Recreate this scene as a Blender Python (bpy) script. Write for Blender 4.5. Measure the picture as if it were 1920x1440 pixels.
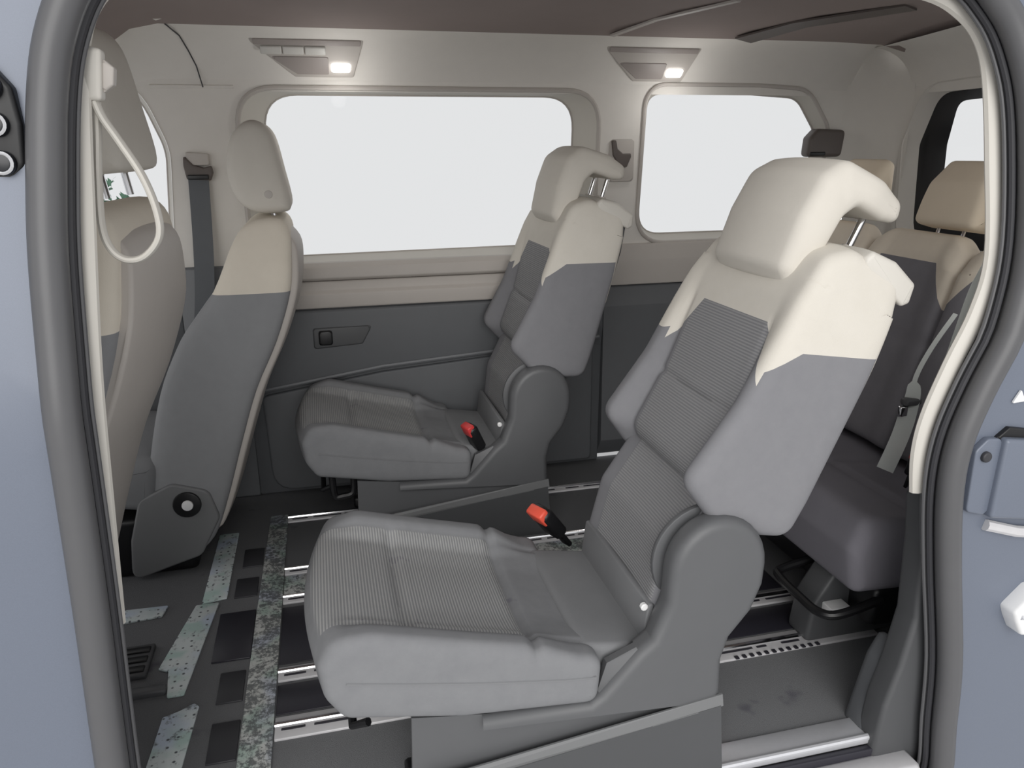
import bpy, bmesh, math, random
from math import sin, cos, pi, radians
from mathutils import Vector, Matrix
from mathutils.geometry import delaunay_2d_cdt

random.seed(7)
scene = bpy.context.scene
for o in list(bpy.data.objects):
    bpy.data.objects.remove(o)

# ------------------------------------------------------------------ camera
# world axes: X towards the rear of the van, Y across it (away from the open door), Z up, metres
cd = bpy.data.cameras.new('camera')
cd.sensor_width = 36.0
cd.lens = 36.0 * 1442.0 / 1920.0
cd.clip_start = 0.02
cam = bpy.data.objects.new('camera', cd)
scene.collection.objects.link(cam)
ay = Vector((585 - 960, 720 - 280, -1442.0)).normalized()
ax = Vector((7056 - 960, 720 - 230, -1442.0))
ax = (ax - ay * ax.dot(ay)).normalized()
az = ax.cross(ay)
cam.matrix_world = Matrix.Translation((0, 0, 1.3)) @ Matrix((ax, ay, az)).to_4x4()
scene.camera = cam

# ------------------------------------------------------------------ world, sun, exposure
world = bpy.data.worlds.new('world')
scene.world = world
world.use_nodes = True
bg = world.node_tree.nodes['Background']
bg.inputs[0].default_value = (0.988, 0.99, 1.0, 1)
bg.inputs[1].default_value = 0.80
sd = bpy.data.lights.new('sun', 'SUN')
sd.energy = 2.05
sd.angle = radians(50)
sd.color = (1.0, 0.985, 0.96)
sun = bpy.data.objects.new('sun', sd)
scene.collection.objects.link(sun)
sun.rotation_euler = Vector((0.22, 0.90, -0.36)).to_track_quat('-Z', 'Y').to_euler()
scene.view_settings.view_transform = 'Standard'
scene.view_settings.look = 'None'
scene.view_settings.exposure = 0.0
scene.view_settings.gamma = 1.0
scene.view_settings.use_curve_mapping = False

# ------------------------------------------------------------------ materials
def srgb(r, g, b):
    def f(c):
        c /= 255.0
        return c / 12.92 if c <= 0.04045 else ((c + 0.055) / 1.055) ** 2.4
    return (f(r), f(g), f(b), 1.0)

class NT:
    """small node-tree helper"""
    def __init__(s, name, rough=0.6, metal=0.0, col=(0.5, 0.5, 0.5, 1), spec=0.5):
        s.m = bpy.data.materials.new(name)
        s.m.use_nodes = True
        s.n = s.m.node_tree.nodes
        s.l = s.m.node_tree.links
        s.b = s.n['Principled BSDF']
        s.b.inputs['Base Color'].default_value = col
        s.b.inputs['Roughness'].default_value = rough
        s.b.inputs['Metallic'].default_value = metal
        s.b.inputs['Specular IOR Level'].default_value = spec
    def new(s, t, **k):
        n = s.n.new(t)
        for a, v in k.items():
            setattr(n, a, v)
        return n
    def put(s, sock, v):
        if hasattr(v, 'is_linked') or hasattr(v, 'links'):
            s.l.new(v, sock)
        else:
            sock.default_value = v
    def math(s, op, a, b=0.0, c=0.0):
        n = s.new('ShaderNodeMath', operation=op)
        for i, v in enumerate((a, b, c)):
            s.put(n.inputs[i], v)
        return n.outputs[0]
    def obj(s):
        t = s.new('ShaderNodeTexCoord')
        sp = s.new('ShaderNodeSeparateXYZ')
        s.l.new(t.outputs['Object'], sp.inputs[0])
        return t.outputs['Object'], sp.outputs[0], sp.outputs[1], sp.outputs[2]
    def noise(s, scale, detail=3.0, vec=None, rough=0.6):
        n = s.new('ShaderNodeTexNoise')
        n.inputs['Scale'].default_value = scale
        n.inputs['Detail'].default_value = detail
        n.inputs['Roughness'].default_value = rough
        if vec is None:
            vec = s.new('ShaderNodeTexCoord').outputs['Object']
        s.l.new(vec, n.inputs['Vector'])
        return n.outputs['Fac']
    def mix(s, f, a, b):
        n = s.new('ShaderNodeMix', data_type='RGBA')
        s.put(n.inputs[0], f); s.put(n.inputs[6], a); s.put(n.inputs[7], b)
        return n.outputs[2]
    def bump(s, h, strength=0.3, dist=0.002):
        n = s.new('ShaderNodeBump')
        n.inputs['Strength'].default_value = strength
        n.inputs['Distance'].default_value = dist
        s.put(n.inputs['Height'], h)
        s.l.new(n.outputs[0], s.b.inputs['Normal'])
    def color(s, v):
        s.put(s.b.inputs['Base Color'], v)
    def smooth(s, x, a, b):
        n = s.new('ShaderNodeMapRange', interpolation_type='SMOOTHSTEP')
        s.put(n.inputs[0], x); n.inputs[1].default_value = a; n.inputs[2].default_value = b
        return n.outputs[0]

def plain(name, rgb, rough=0.6, metal=0.0, var=0.06, vscale=18, bump=0.0, bscale=400, spec=0.5):
    t = NT(name, rough, metal, srgb(*rgb), spec)
    c = srgb(*rgb)
    if var:
        f = t.noise(vscale)
        lo = tuple(x * (1 - var) for x in c[:3]) + (1,)
        hi = tuple(min(1, x * (1 + var)) for x in c[:3]) + (1,)
        t.color(t.mix(f, lo, hi))
    if bump:
        t.bump(t.noise(bscale, 2), bump, 0.001)
    return t.m

CREAM = (209, 204, 195)
GREY = (126, 127, 129)
M = {}
M['cream'] = plain('cream_fabric', CREAM, 0.85, var=0.03, bump=0.25, bscale=700, spec=0.2)
M['grey'] = plain('grey_fabric', GREY, 0.85, var=0.05, bump=0.3, bscale=700, spec=0.2)
M['cream_plastic'] = plain('cream_plastic', (207, 203, 195), 0.5, var=0.02)
M['taupe_plastic'] = plain('taupe_plastic', (186, 180, 174), 0.55, var=0.03, bump=0.1, bscale=900)
M['taupe'] = plain('headliner_cloth', (224, 220, 214), 0.9, var=0.03, bump=0.15, bscale=900, spec=0.2)
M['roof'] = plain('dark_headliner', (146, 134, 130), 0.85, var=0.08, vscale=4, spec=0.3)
M['foot'] = plain('grey_plastic', (90, 91, 93), 0.45, var=0.03, bump=0.12, bscale=1200)
M['foot_dark'] = plain('dark_grey_plastic', (76, 77, 79), 0.5, var=0.03, bump=0.12, bscale=1200)
M['panel'] = plain('charcoal_plastic', (90, 92, 95), 0.55, var=0.05, bump=0.12, bscale=1200)
M['panel_light'] = plain('mid_grey_plastic', (104, 106, 109), 0.5, var=0.03)
M['black'] = plain('black_plastic', (22, 22, 24), 0.4, var=0.0)
M['black_gloss'] = plain('black_glass_border', (26, 27, 32), 0.25, var=0.0)
M['rubber'] = plain('grey_rubber', (88, 88, 90), 0.42, var=0.05, bump=0.08, bscale=300)
M['rubber_dark'] = plain('dark_rubber', (54, 54, 58), 0.5, var=0.05)
M['alu'] = plain('brushed_aluminium', (215, 216, 220), 0.32, 0.45, var=0.05, vscale=60)
M['alu_dull'] = plain('dull_aluminium', (205, 204, 206), 0.45, 0.1, var=0.06, vscale=40)
M['chrome'] = plain('chrome', (228, 228, 230), 0.12, 1.0, var=0.0)
M['red'] = plain('red_plastic', (205, 62, 62), 0.4, var=0.0)
M['orange'] = plain('orange_red_plastic', (232, 92, 72), 0.4, var=0.0)
M['belt'] = plain('grey_webbing', (92, 95, 99), 0.7, var=0.05, bump=0.3, bscale=600)
M['belt_pale'] = plain('pale_webbing', (218, 222, 218), 0.6, var=0.05, bump=0.3, bscale=600)
M['brown'] = plain('dark_brown_plastic', (92, 84, 80), 0.5, var=0.03)
M['white'] = plain('white_metal', (238, 238, 238), 0.3, var=0.0)
M['edge'] = plain('light_grey_edge', (116, 117, 118), 0.5, var=0.03)
M['seam'] = plain('dark_seam', (70, 70, 72), 0.8, var=0.0)
M['ground'] = plain('showroom_floor', (205, 205, 205), 0.7, var=0.1, vscale=3)
M['lamp_frame'] = plain('lamp_frame_plastic', (158, 150, 146), 0.5, var=0.02)
M['switch'] = plain('pale_switch', (205, 203, 198), 0.4, var=0.0)
M['slot'] = plain('dark_slot', (46, 45, 53), 0.4, var=0.0)

def m_paint():
    t = NT('blue_grey_paint', 0.42, 0.1, srgb(143, 152, 172))
    t.b.inputs['Coat Weight'].default_value = 0.25
    t.b.inputs['Coat Roughness'].default_value = 0.25
    f = t.noise(900, 1)
    t.color(t.mix(f, srgb(103, 110, 124), srgb(113, 120, 134)))
    return t.m
M['paint'] = m_paint()

def m_carpet():
    t = NT('charcoal_carpet', 0.95, 0, srgb(60, 61, 63), 0.1)
    f = t.noise(500, 3)
    g = t.noise(7, 3)
    c = t.mix(f, srgb(92, 93, 95), srgb(132, 133, 135))
    t.color(t.mix(t.smooth(g, 0.62, 0.75), c, srgb(90, 90, 96)))
    t.bump(f, 0.6, 0.003)
    return t.m
M['carpet'] = m_carpet()

def m_film(name, a, b, sc, thr, dots):
    t = NT(name, 0.45, 0.05, srgb(*a))
    n1 = t.noise(sc, 6, rough=0.75)
    n2 = t.noise(sc * 0.22, 3)
    k = t.smooth(t.math('MULTIPLY_ADD', n2, 0.5, n1), thr + 0.17, thr + 0.33)
    k = t.math('MULTIPLY_ADD', k, 0.85, 0.0)
    if dots:
        v = t.new('ShaderNodeTexVoronoi')
        v.inputs['Scale'].default_value = 42
        v.inputs['Randomness'].default_value = 0.35
        t.l.new(t.new('ShaderNodeTexCoord').outputs['Object'], v.inputs['Vector'])
        k = t.math('MAXIMUM', k, t.math('SUBTRACT', 1.0, t.smooth(v.outputs['Distance'], 0.10, 0.20)))
    tint = t.mix(t.smooth(t.noise(11, 2), 0.45, 0.65), srgb(*a), srgb(a[0] - 30, a[1] - 14, a[2] - 20))
    tint = t.mix(t.smooth(t.noise(8, 1), 0.5, 0.7), tint, srgb(a[0] - 14, a[1] - 10, a[2] + 6))
    t.color(t.mix(k, tint, srgb(*b)))
    t.bump(k, 0.4, 0.002)
    return t.m
M['film'] = m_film('mottled_film', (204, 206, 203), (84, 88, 90), 95, 0.50, False)
M['film_pale'] = m_film('dotted_pale_film', (218, 226, 226), (92, 97, 102), 60, 0.62, True)

def rib(t, coord, period):
    return t.math('SINE', t.math('MULTIPLY', coord, 2 * pi / period))

def m_cushion():
    t = NT('grey_ribbed_cushion', 0.85, 0, srgb(*GREY), 0.2)
    v, x, y, z = t.obj()
    nn = t.new('ShaderNodeSeparateXYZ')
    t.l.new(t.new('ShaderNodeNewGeometry').outputs['Normal'], nn.inputs[0])
    up = t.smooth(nn.outputs[2], 0.45, 0.7)
    inside = t.math('SUBTRACT', 1.0, t.smooth(t.math('ABSOLUTE', y), 0.188, 0.192))
    back = t.math('SUBTRACT', 1.0, t.smooth(x, 0.335, 0.345))
    mask = t.math('MULTIPLY', t.math('MULTIPLY', up, inside), back)
    r = rib(t, x, 0.0062)
    f = t.math('MULTIPLY', t.math('MULTIPLY_ADD', r, 0.5, 0.5), mask)
    base = t.mix(t.noise(30, 3), srgb(121, 122, 125), srgb(133, 134, 136))
    base = t.mix(t.math('MULTIPLY', up, t.smooth(t.noise(16, 2), 0.70, 0.74)), base, srgb(112, 111, 118))
    t.color(t.mix(f, base, srgb(163, 163, 162)))
    t.bump(t.math('ADD', f, t.math('MULTIPLY', t.noise(700, 2), 0.3)), 0.5, 0.002)
    return t.m
M['cushion'] = m_cushion()

def m_back():
    """two-tone seat back: cream shoulders, grey below, house-shaped ribbed centre panel"""
    t = NT('two_tone_seat_back', 0.85, 0, srgb(*GREY), 0.2)
    v, x, y, z = t.obj()
    a = t.math('ABSOLUTE', t.math('ADD', y, 0.02))
    house = t.math('MULTIPLY_ADD', t.math('MAXIMUM', t.math('SUBTRACT', a, 0.13), 0.0), -1.6, 0.495)
    house = t.math('MAXIMUM', house, 0.375)
    wing = t.math('MULTIPLY_ADD', t.math('MINIMUM', t.math('MAXIMUM', t.math('ADD', x, 0.125), 0.0), 0.07), 1.15, 0.385)
    wing = t.math('ADD', wing, t.math('MULTIPLY', t.math('MAXIMUM', t.math('ADD', x, 0.055), 0.0), 0.3))
    side = t.math('GREATER_THAN', a, 0.205)
    thr = t.math('ADD', t.math('MULTIPLY', side, wing), t.math('MULTIPLY', t.math('SUBTRACT', 1.0, side), house))
    top = t.math('GREATER_THAN', z, thr)
    inside = t.math('SUBTRACT', 1.0, t.smooth(a, 0.158, 0.163))
    mask = t.math('MULTIPLY', inside, t.math('LESS_THAN', x, 0.0))
    f = t.math('MULTIPLY', t.math('MULTIPLY_ADD', rib(t, z, 0.0062), 0.5, 0.5), mask)
    lo = t.mix(t.noise(30, 3), srgb(123, 123, 127), srgb(132, 132, 135))
    grey = t.mix(f, lo, srgb(150, 150, 150))
    cream = t.mix(t.noise(20, 2), srgb(206, 201, 191), srgb(213, 208, 199))
    t.color(t.mix(top, grey, cream))
    t.bump(t.math('ADD', t.math('MULTIPLY', f, t.math('SUBTRACT', 1.0, top)), t.math('MULTIPLY', t.noise(700, 2), 0.3)), 0.5, 0.002)
    return t.m
M['back'] = m_back()

def m_split(name, zsplit, lo, hi):
    t = NT(name, 0.8, 0, srgb(*lo), 0.2)
    v, x, y, z = t.obj()
    k = t.math('GREATER_THAN', z, zsplit)
    n = t.noise(25, 2)
    a = t.mix(n, srgb(*lo), srgb(*[c + 8 for c in lo]))
    b = t.mix(n, srgb(*hi), srgb(*[min(255, c + 6) for c in hi]))
    t.color(t.mix(k, a, b))
    t.bump(t.noise(700, 2), 0.25, 0.001)
    return t.m
M['front_side'] = m_split('two_tone_front_seat', 0.893, (138, 139, 141), (221, 213, 199))

def m_bench():
    t = NT('two_tone_bench_back', 0.85, 0, srgb(*GREY), 0.2)
    v, x, y, z = t.obj()
    # repeat the house shape over three places 0.42 m apart
    w = t.math('PINGPONG', t.math('ADD', y, 0.63), 0.21)
    a = t.math('SUBTRACT', 0.21, w)
    house = t.math('MULTIPLY_ADD', t.math('MAXIMUM', t.math('SUBTRACT', a, 0.12), 0.0), -1.5, 0.56)
    top = t.math('GREATER_THAN', z, t.math('MAXIMUM', house, 0.43))
    n = t.noise(25, 2)
    t.color(t.mix(top, t.mix(n, srgb(122, 120, 125), srgb(132, 130, 135)), t.mix(n, srgb(220, 209, 193), srgb(228, 217, 201))))
    t.bump(t.noise(700, 2), 0.25, 0.001)
    return t.m
M['bench'] = m_bench()
M['bench_grey'] = plain('dark_grey_fabric', (124, 122, 129), 0.85, var=0.05, bump=0.3, bscale=700, spec=0.2)
M['bench_head'] = plain('beige_fabric', (236, 221, 199), 0.85, var=0.03, bump=0.25, bscale=700, spec=0.2)

def m_glass():
    m = bpy.data.materials.new('window_glass')
    m.use_nodes = True
    n, l = m.node_tree.nodes, m.node_tree.links
    n.remove(n['Principled BSDF'])
    tr = n.new('ShaderNodeBsdfTransparent'); tr.inputs[0].default_value = (0.985, 0.99, 0.99, 1)
    gl = n.new('ShaderNodeBsdfGlossy'); gl.inputs['Roughness'].default_value = 0.02
    fr = n.new('ShaderNodeFresnel'); fr.inputs[0].default_value = 1.08
    mx = n.new('ShaderNodeMixShader')
    l.new(fr.outputs[0], mx.inputs[0]); l.new(tr.outputs[0], mx.inputs[1]); l.new(gl.outputs[0], mx.inputs[2])
    l.new(mx.outputs[0], n['Material Output'].inputs[0])
    return m
M['glass'] = m_glass()

def m_lamp():
    t = NT('lit_lamp_lens', 0.4, 0, (1, 1, 1, 1))
    t.b.inputs['Emission Color'].default_value = (1, 0.99, 0.97, 1)
    t.b.inputs['Emission Strength'].default_value = 4.0
    return t.m
M['lamp'] = m_lamp()

# ------------------------------------------------------------------ mesh helpers
COL = scene.collection

def mesh_obj(name, verts, faces, mat, parent=None, angle=35, kind=None, recalc=True, weld=0.0):
    me = bpy.data.meshes.new(name)
    me.from_pydata([tuple(v) for v in verts], [], faces)
    me.update()
    if recalc:
        bm = bmesh.new(); bm.from_mesh(me)
        if weld:
            bmesh.ops.remove_doubles(bm, verts=bm.verts, dist=weld)
            bmesh.ops.dissolve_degenerate(bm, dist=1e-5, edges=bm.edges)
        bmesh.ops.recalc_face_normals(bm, faces=bm.faces)
        bm.to_mesh(me); bm.free()
    me.polygons.foreach_set('use_smooth', [True] * len(me.polygons))
    for p in me.polygons:
        if p.loop_total > 12:
            p.use_smooth = False
    me.set_sharp_from_angle(angle=radians(angle))
    if mat:
        me.materials.append(M[mat] if isinstance(mat, str) else mat)
    o = bpy.data.objects.new(name, me)
    COL.objects.link(o)
    if parent:
        o.parent = parent
    if kind:
        o['kind'] = kind
    return o

def tag(o, label, cat, group=None, kind=None):
    o['label'] = label
    o['category'] = cat
    if group: o['group'] = group
    if kind: o['kind'] = kind
    return o

def thing(name, label, cat, loc=(0, 0, 0), group=None):
    o = bpy.data.objects.new(name, None)
    o.empty_display_size = 0.05
    COL.objects.link(o)
    o.location = loc
    return tag(o, label, cat, group)

def fillet(pts, r, seg=5):
    """round the corners of a closed 2D polygon; r may be a list"""
    out = []
    n = len(pts)
    for i in range(n):
        p0, p1, p2 = Vector(pts[i - 1]), Vector(pts[i]), Vector(pts[(i + 1) % n])
        ri = r[i] if isinstance(r, (list, tuple)) else r
        a, b = p0 - p1, p2 - p1
        la, lb = a.length, b.length
        if ri <= 0 or la < 1e-6 or lb < 1e-6:
            out.append(tuple(p1)); continue
        a.normalize(); b.normalize()
        ang = a.angle(b)
        if ang > pi - 0.03:
            out.append(tuple(p1)); continue
        d = min(ri / math.tan(ang / 2), 0.49 * la, 0.49 * lb)
        s, e = p1 + a * d, p1 + b * d
        for k in range(seg + 1):
            t = k / seg
            out.append(tuple(s * (1 - t) ** 2 + p1 * (2 * t * (1 - t)) + e * t ** 2))
    return out

def resample(pts, step, closed=True):
    out = []
    n = len(pts)
    rng = n if closed else n - 1
    for i in range(rng):
        a, b = Vector(pts[i]), Vector(pts[(i + 1) % n])
        k = max(1, int(math.ceil((b - a).length / step)))
        for j in range(k):
            out.append(tuple(a.lerp(b, j / k)))
    if not closed:
        out.append(tuple(pts[-1]))
    return out

def catmull(pts, k=6, closed=False):
    P = [Vector(p) for p in pts]
    n = len(P)
    out = []
    for i in range(n if closed else n - 1):
        if closed:
            a, b, c, d = P[i - 1], P[i], P[(i + 1) % n], P[(i + 2) % n]
        else:
            a, b, c, d = P[max(0, i - 1)], P[i], P[i + 1], P[min(n - 1, i + 2)]
        for j in range(k):
            t = j / k
            out.append(0.5 * ((2 * b) + (c - a) * t + (2 * a - 5 * b + 4 * c - d) * t * t + (3 * b - a - 3 * c + d) * t ** 3))
    if not closed:
        out.append(P[-1])
    return out

def area2(p):
    return sum(p[i - 1][0] * p[i][1] - p[i][0] * p[i - 1][1] for i in range(len(p)))

def normals2(p):
    n = len(p)
    s = 1 if area2(p) > 0 else -1
    out = []
    for i in range(n):
        a, b, c = Vector(p[i - 1]), Vector(p[i]), Vector(p[(i + 1) % n])
        t = (b - a).normalized() + (c - b).normalized()
        if t.length < 1e-6: t = c - a
        t.normalize()
        out.append((t.y * s, -t.x * s))
    return out

def inset2(profile, nm, d):
    """inset a closed polygon by d; points that would fold over are drawn onto the fold"""
    if d <= 1e-6:
        return list(profile)
    n = len(profile)
    q = [(x - a * d, z - b * d) for (x, z), (a, b) in zip(profile, nm)]
    lim = (0.96 * d) ** 2
    ok = []
    for i in range(n):
        px, pz = q[i]
        good = True
        for j in range(n):
            ax_, az_ = profile[j - 1]; bx, bz = profile[j]
            ex, ez = bx - ax_, bz - az_
            L = ex * ex + ez * ez
            t = 0.0 if L < 1e-12 else max(0.0, min(1.0, ((px - ax_) * ex + (pz - az_) * ez) / L))
            if (px - ax_ - ex * t) ** 2 + (pz - az_ - ez * t) ** 2 < lim:
                good = False; break
        ok.append(good)
    if not any(ok):
        cx = sum(p[0] for p in profile) / n; cz = sum(p[1] for p in profile) / n
        return [(x + (cx - x) * 0.3, z + (cz - z) * 0.3) for x, z in profile]
    out = list(q)
    i0 = ok.index(True)
    i = i0
    while i < i0 + n:
        if not ok[i % n]:
            a = i - 1
            b = i
            while not ok[b % n]: b += 1
            pa, pb = q[a % n], q[b % n]
            for k in range(a + 1, b):
                t = (k - a) / (b - a)
                out[k % n] = (pa[0] + (pb[0] - pa[0]) * t, pa[1] + (pb[1] - pa[1]) * t)
            i = b
        else:
            i += 1
    return out

def prism(profile, y0, y1, r=0.02, ny=2, deform=None, seg=4, puff=0.0, axis='Y', grid=0.0):
    """solid of a closed side profile (x,z) drawn out along y, with rounded rims"""
    nm = normals2(profile)
    st = []
    if puff:
        st.append((y0 - puff, r + 4 * puff))
    for k in range(seg + 1):
        a = pi / 2 * k / seg
        st.append((y0 + r * (1 - cos(a)), r * (1 - sin(a))))
    for k in range(1, ny):
        st.append((y0 + r + (y1 - y0 - 2 * r) * k / ny, 0.0))
    for k in range(seg, -1, -1):
        a = pi / 2 * k / seg
        st.append((y1 - r * (1 - cos(a)), r * (1 - sin(a))))
    if puff:
        st.append((y1 + puff, r + 4 * puff))
    n = len(profile)
    V, F = [], []
    profile = [tuple(p) for p in profile]
    for y, ins in st:
        for x, z in inset2(profile, nm, ins):
            p = (x, y, z)
            V.append(deform(p) if deform else p)
    for s in range(len(st) - 1):
        for i in range(n):
            j = (i + 1) % n
            F.append((s * n + i, s * n + j, (s + 1) * n + j, (s + 1) * n + i))
    if grid:
        for y, ins in (st[0], st[-1]):
            poly = [p for p in inset2(profile, nm, ins)]
            clean = [p for i, p in enumerate(poly) if (Vector(p) - Vector(poly[i - 1])).length > 2e-4]
            v2, f2 = sheet(clean, [], lambda a, b: (a, y, b), grid)
            k = len(V)
            V += [deform(p) if deform else p for p in v2]
            F += [tuple(i + k for i in q) for q in f2]
    else:
        F.append(tuple(range(n)))
        F.append(tuple(reversed(range((len(st) - 1) * n, len(st) * n))))
    if axis == 'X':      # profile was (y,z), draw out along x
        V = [(v[1], v[0], v[2]) for v in V]
    if axis == 'Z':      # profile was (x,y), draw out along z
        V = [(v[0], v[2], v[1]) for v in V]
    return V, F

def rbox(x0, x1, y0, y1, z0, z1, r=0.01, seg=3):
    return prism(fillet([(x0, z0), (x1, z0), (x1, z1), (x0, z1)], r, seg), y0, y1, min(r, (y1 - y0) * 0.45), 1, seg=seg)

def merge(*vf):
    V, F = [], []
    for v, f in vf:
        k = len(V)
        V += list(v)
        F += [tuple(i + k for i in q) for q in f]
    return V, F

def tube(path, r, n=10, closed=False, flat=None):
    P = [Vector(p) for p in path]
    m = len(P)
    V, F = [], []
    up = None
    for i in range(m):
        if closed:
            t = P[(i + 1) % m] - P[i - 1]
        else:
            t = P[min(i + 1, m - 1)] - P[max(i - 1, 0)]
        t.normalize()
        if up is None:
            up = Vector((0, 0, 1)) if abs(t.z) < 0.9 else Vector((0, 1, 0))
            if closed: up = Vector((0, 1, 0))
        u = (up - t * up.dot(t))
        if u.length < 1e-5: u = t.orthogonal()
        u.normalize()
        w = t.cross(u)
        if not closed: up = u
        ri = r[i] if isinstance(r, (list, tuple)) else r
        for k in range(n):
            a = 2 * pi * k / n
            if flat:
                V.append(P[i] + u * (cos(a) * flat[0]) + w * (sin(a) * flat[1]))
            else:
                V.append(P[i] + u * (cos(a) * ri) + w * (sin(a) * ri))
    for i in range(m if closed else m - 1):
        j = (i + 1) % m
        for k in range(n):
            l = (k + 1) % n
            F.append((i * n + k, i * n + l, j * n + l, j * n + k))
    if not closed:
        F.append(tuple(range(n)))
        F.append(tuple(reversed(range((m - 1) * n, m * n))))
    return V, F

def ribbon(path, wdir, width, thick=0.002):
    """flat webbing along a path"""
    P = [Vector(p) for p in path]
    V, F = [], []
    for i, p in enumerate(P):
        t = (P[min(i + 1, len(P) - 1)] - P[max(i - 1, 0)]).normalized()
        w = Vector(wdir[i] if isinstance(wdir, list) else wdir)
        w = (w - t * w.dot(t)).normalized()
        nn = t.cross(w)
        wd = width[i] if isinstance(width, (list, tuple)) else width
        for a, b in ((-1, -1), (1, -1), (1, 1), (-1, 1)):
            V.append(p + w * (a * wd / 2) + nn * (b * thick / 2))
    for i in range(len(P) - 1):
        for k in range(4):
            l = (k + 1) % 4
            F.append((i * 4 + k, i * 4 + l, i * 4 + 4 + l, i * 4 + 4 + k))
    F.append((0, 1, 2, 3)); e = 4 * (len(P) - 1)
    F.append((e + 3, e + 2, e + 1, e))
    return V, F

def loft(rings, closed=True, cap=False):
    V, F = [], []
    n = len(rings[0])
    for r in rings: V += [tuple(p) for p in r]
    for s in range(len(rings) - 1):
        for i in range(n if closed else n - 1):
            j = (i + 1) % n
            F.append((s * n + i, s * n + j, (s + 1) * n + j, (s + 1) * n + i))
    if cap:
        F.append(tuple(range(n))); F.append(tuple(reversed(range((len(rings) - 1) * n, len(rings) * n))))
    return V, F

def sheet(outer, holes, to3d, grid=0.12):
    """panel with openings: 2D outline + holes -> bent 3D sheet"""
    pts, edges = [], []
    for loop in [outer] + holes:
        k = len(pts)
        m = len(loop)
        pts += [Vector(p[:2]) for p in loop]
        edges += [(k + i, k + (i + 1) % m) for i in range(m)]
    xs = [p[0] for p in outer]; zs = [p[1] for p in outer]
    def inside(p, poly):
        c = False
        for i in range(len(poly)):
            a, b = poly[i - 1], poly[i]
            if (a[1] > p[1]) != (b[1] > p[1]) and p[0] < (b[0] - a[0]) * (p[1] - a[1]) / (b[1] - a[1]) + a[0]:
                c = not c
        return c
    x = min(xs) + grid / 2
    while x < max(xs):
        z = min(zs) + grid / 2
        while z < max(zs):
            p = (x, z)
            if inside(p, outer) and not any(inside(p, h) for h in holes):
                pts.append(Vector(p))
            z += grid
        x += grid
    r = delaunay_2d_cdt(pts, edges, [], 0, 1e-5)
    V2, F = r[0], r[2]
    keep = []
    for f in F:
        c = sum((V2[i] for i in f), Vector((0, 0))) / len(f)
        if inside(c, outer) and not any(inside(c, h) for h in holes):
            keep.append(tuple(f))
    return [to3d(v.x, v.y) for v in V2], keep

def circle(cx, cz, r, n=28, a0=0.0, a1=2 * pi):
    full = abs(a1 - a0 - 2 * pi) < 1e-6
    k = n if full else n + 1
    return [(cx + r * cos(a0 + (a1 - a0) * i / n), cz + r * sin(a0 + (a1 - a0) * i / n)) for i in range(k)]

def copy_tree(o, parent=None):
    c = o.copy()
    COL.objects.link(c)
    c.parent = parent
    for ch in list(o.children):
        copy_tree(ch, c)
    return c

def gauss(x, s):
    return math.exp(-(x / s) ** 2)

def sstep(x, a, b):
    t = max(0.0, min(1.0, (x - a) / (b - a)))
    return t * t * (3 - 2 * t)

# ================================================================== SETTING
# ------------------------------------------------------------------ ground under the van
o = mesh_obj('ground', *rbox(-5.5, 5.5, -3.5, 8.0, -0.62, -0.52, 0.02), 'ground', kind='structure')

# ------------------------------------------------------------------ floor with rails
floor = mesh_obj('floor', *rbox(-1.4, 2.34, 1.215, 2.96, -0.06, 0.0, 0.004), 'carpet', kind='structure')
# aluminium edge of the entry and the step below it
mesh_obj('sill_strip', *merge(rbox(-0.35, 1.2, 1.205, 1.275, -0.012, 0.006, 0.004), tube([(-0.35, 1.211, 0.004), (1.2, 1.211, 0.004)], 0.008, 10)), 'alu', floor)
mesh_obj('sill_gap', *rbox(-0.35, 1.2, 1.19, 1.206, -0.05, -0.012, 0.003), 'slot', floor)
mesh_obj('sill_step', *rbox(-0.36, 1.22, 1.135, 1.195, -0.075, -0.03, 0.01), 'alu_dull', floor)

def rail(y, x0, x1, w=0.06, mirror=False):
    s = -1 if mirror else 1
    r = mesh_obj('rail', *rbox(x0, x1, y - w / 2, y + w / 2, -0.005, 0.006, 0.002, 2), 'alu_dull', floor)
    mesh_obj('rail_lip', *tube([(x0, y + 0.008 * s, 0.008), (x1, y + 0.008 * s, 0.008)], 0.006, 8), 'chrome', r)
    parts = []
    x = x0 + 0.015
    k = 0
    while x < x1 - 0.02:
        d = (0.055, 0.10, 0.03)[k % 3]
        parts.append(rbox(x, min(x + d, x1 - 0.005), y - 0.012, y - 0.004, 0.004, 0.0075, 0.001, 1))
        x += d + (0.02, 0.012, 0.045)[k % 3]
        k += 1
    mesh_obj('rail_slot', *merge(*parts), 'slot', r)
    return r
rail(1.575, -0.19, 1.42, 0.075)
rail(1.775, -0.19, 1.30, 0.055)
rail(2.135, -0.19, 1.30, 0.05)
rail(2.30, -0.19, 1.30, 0.05)
rail(2.675, -0.19, 1.42, 0.05)
# glossy dark channels between the rails
for (a, b) in ((1.625, 1.735), (1.82, 2.09)):
    mesh_obj('channel_cover', *rbox(-0.19, 1.3, a, b, -0.004, 0.003, 0.002, 2), 'slot', floor)
mesh_obj('channel_cover', *rbox(-0.19, 1.3, 2.165, 2.27, -0.004, 0.004, 0.002, 2), 'film', floor)
# toothed rail by the rear bench
parts = [rbox(0.98 + i * 0.022, 0.991 + i * 0.022, 1.532, 1.545, 0.006, 0.0095, 0.001, 1) for i in range(12)]
mesh_obj('tooth_row', *merge(*parts), 'slot', floor)
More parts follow.
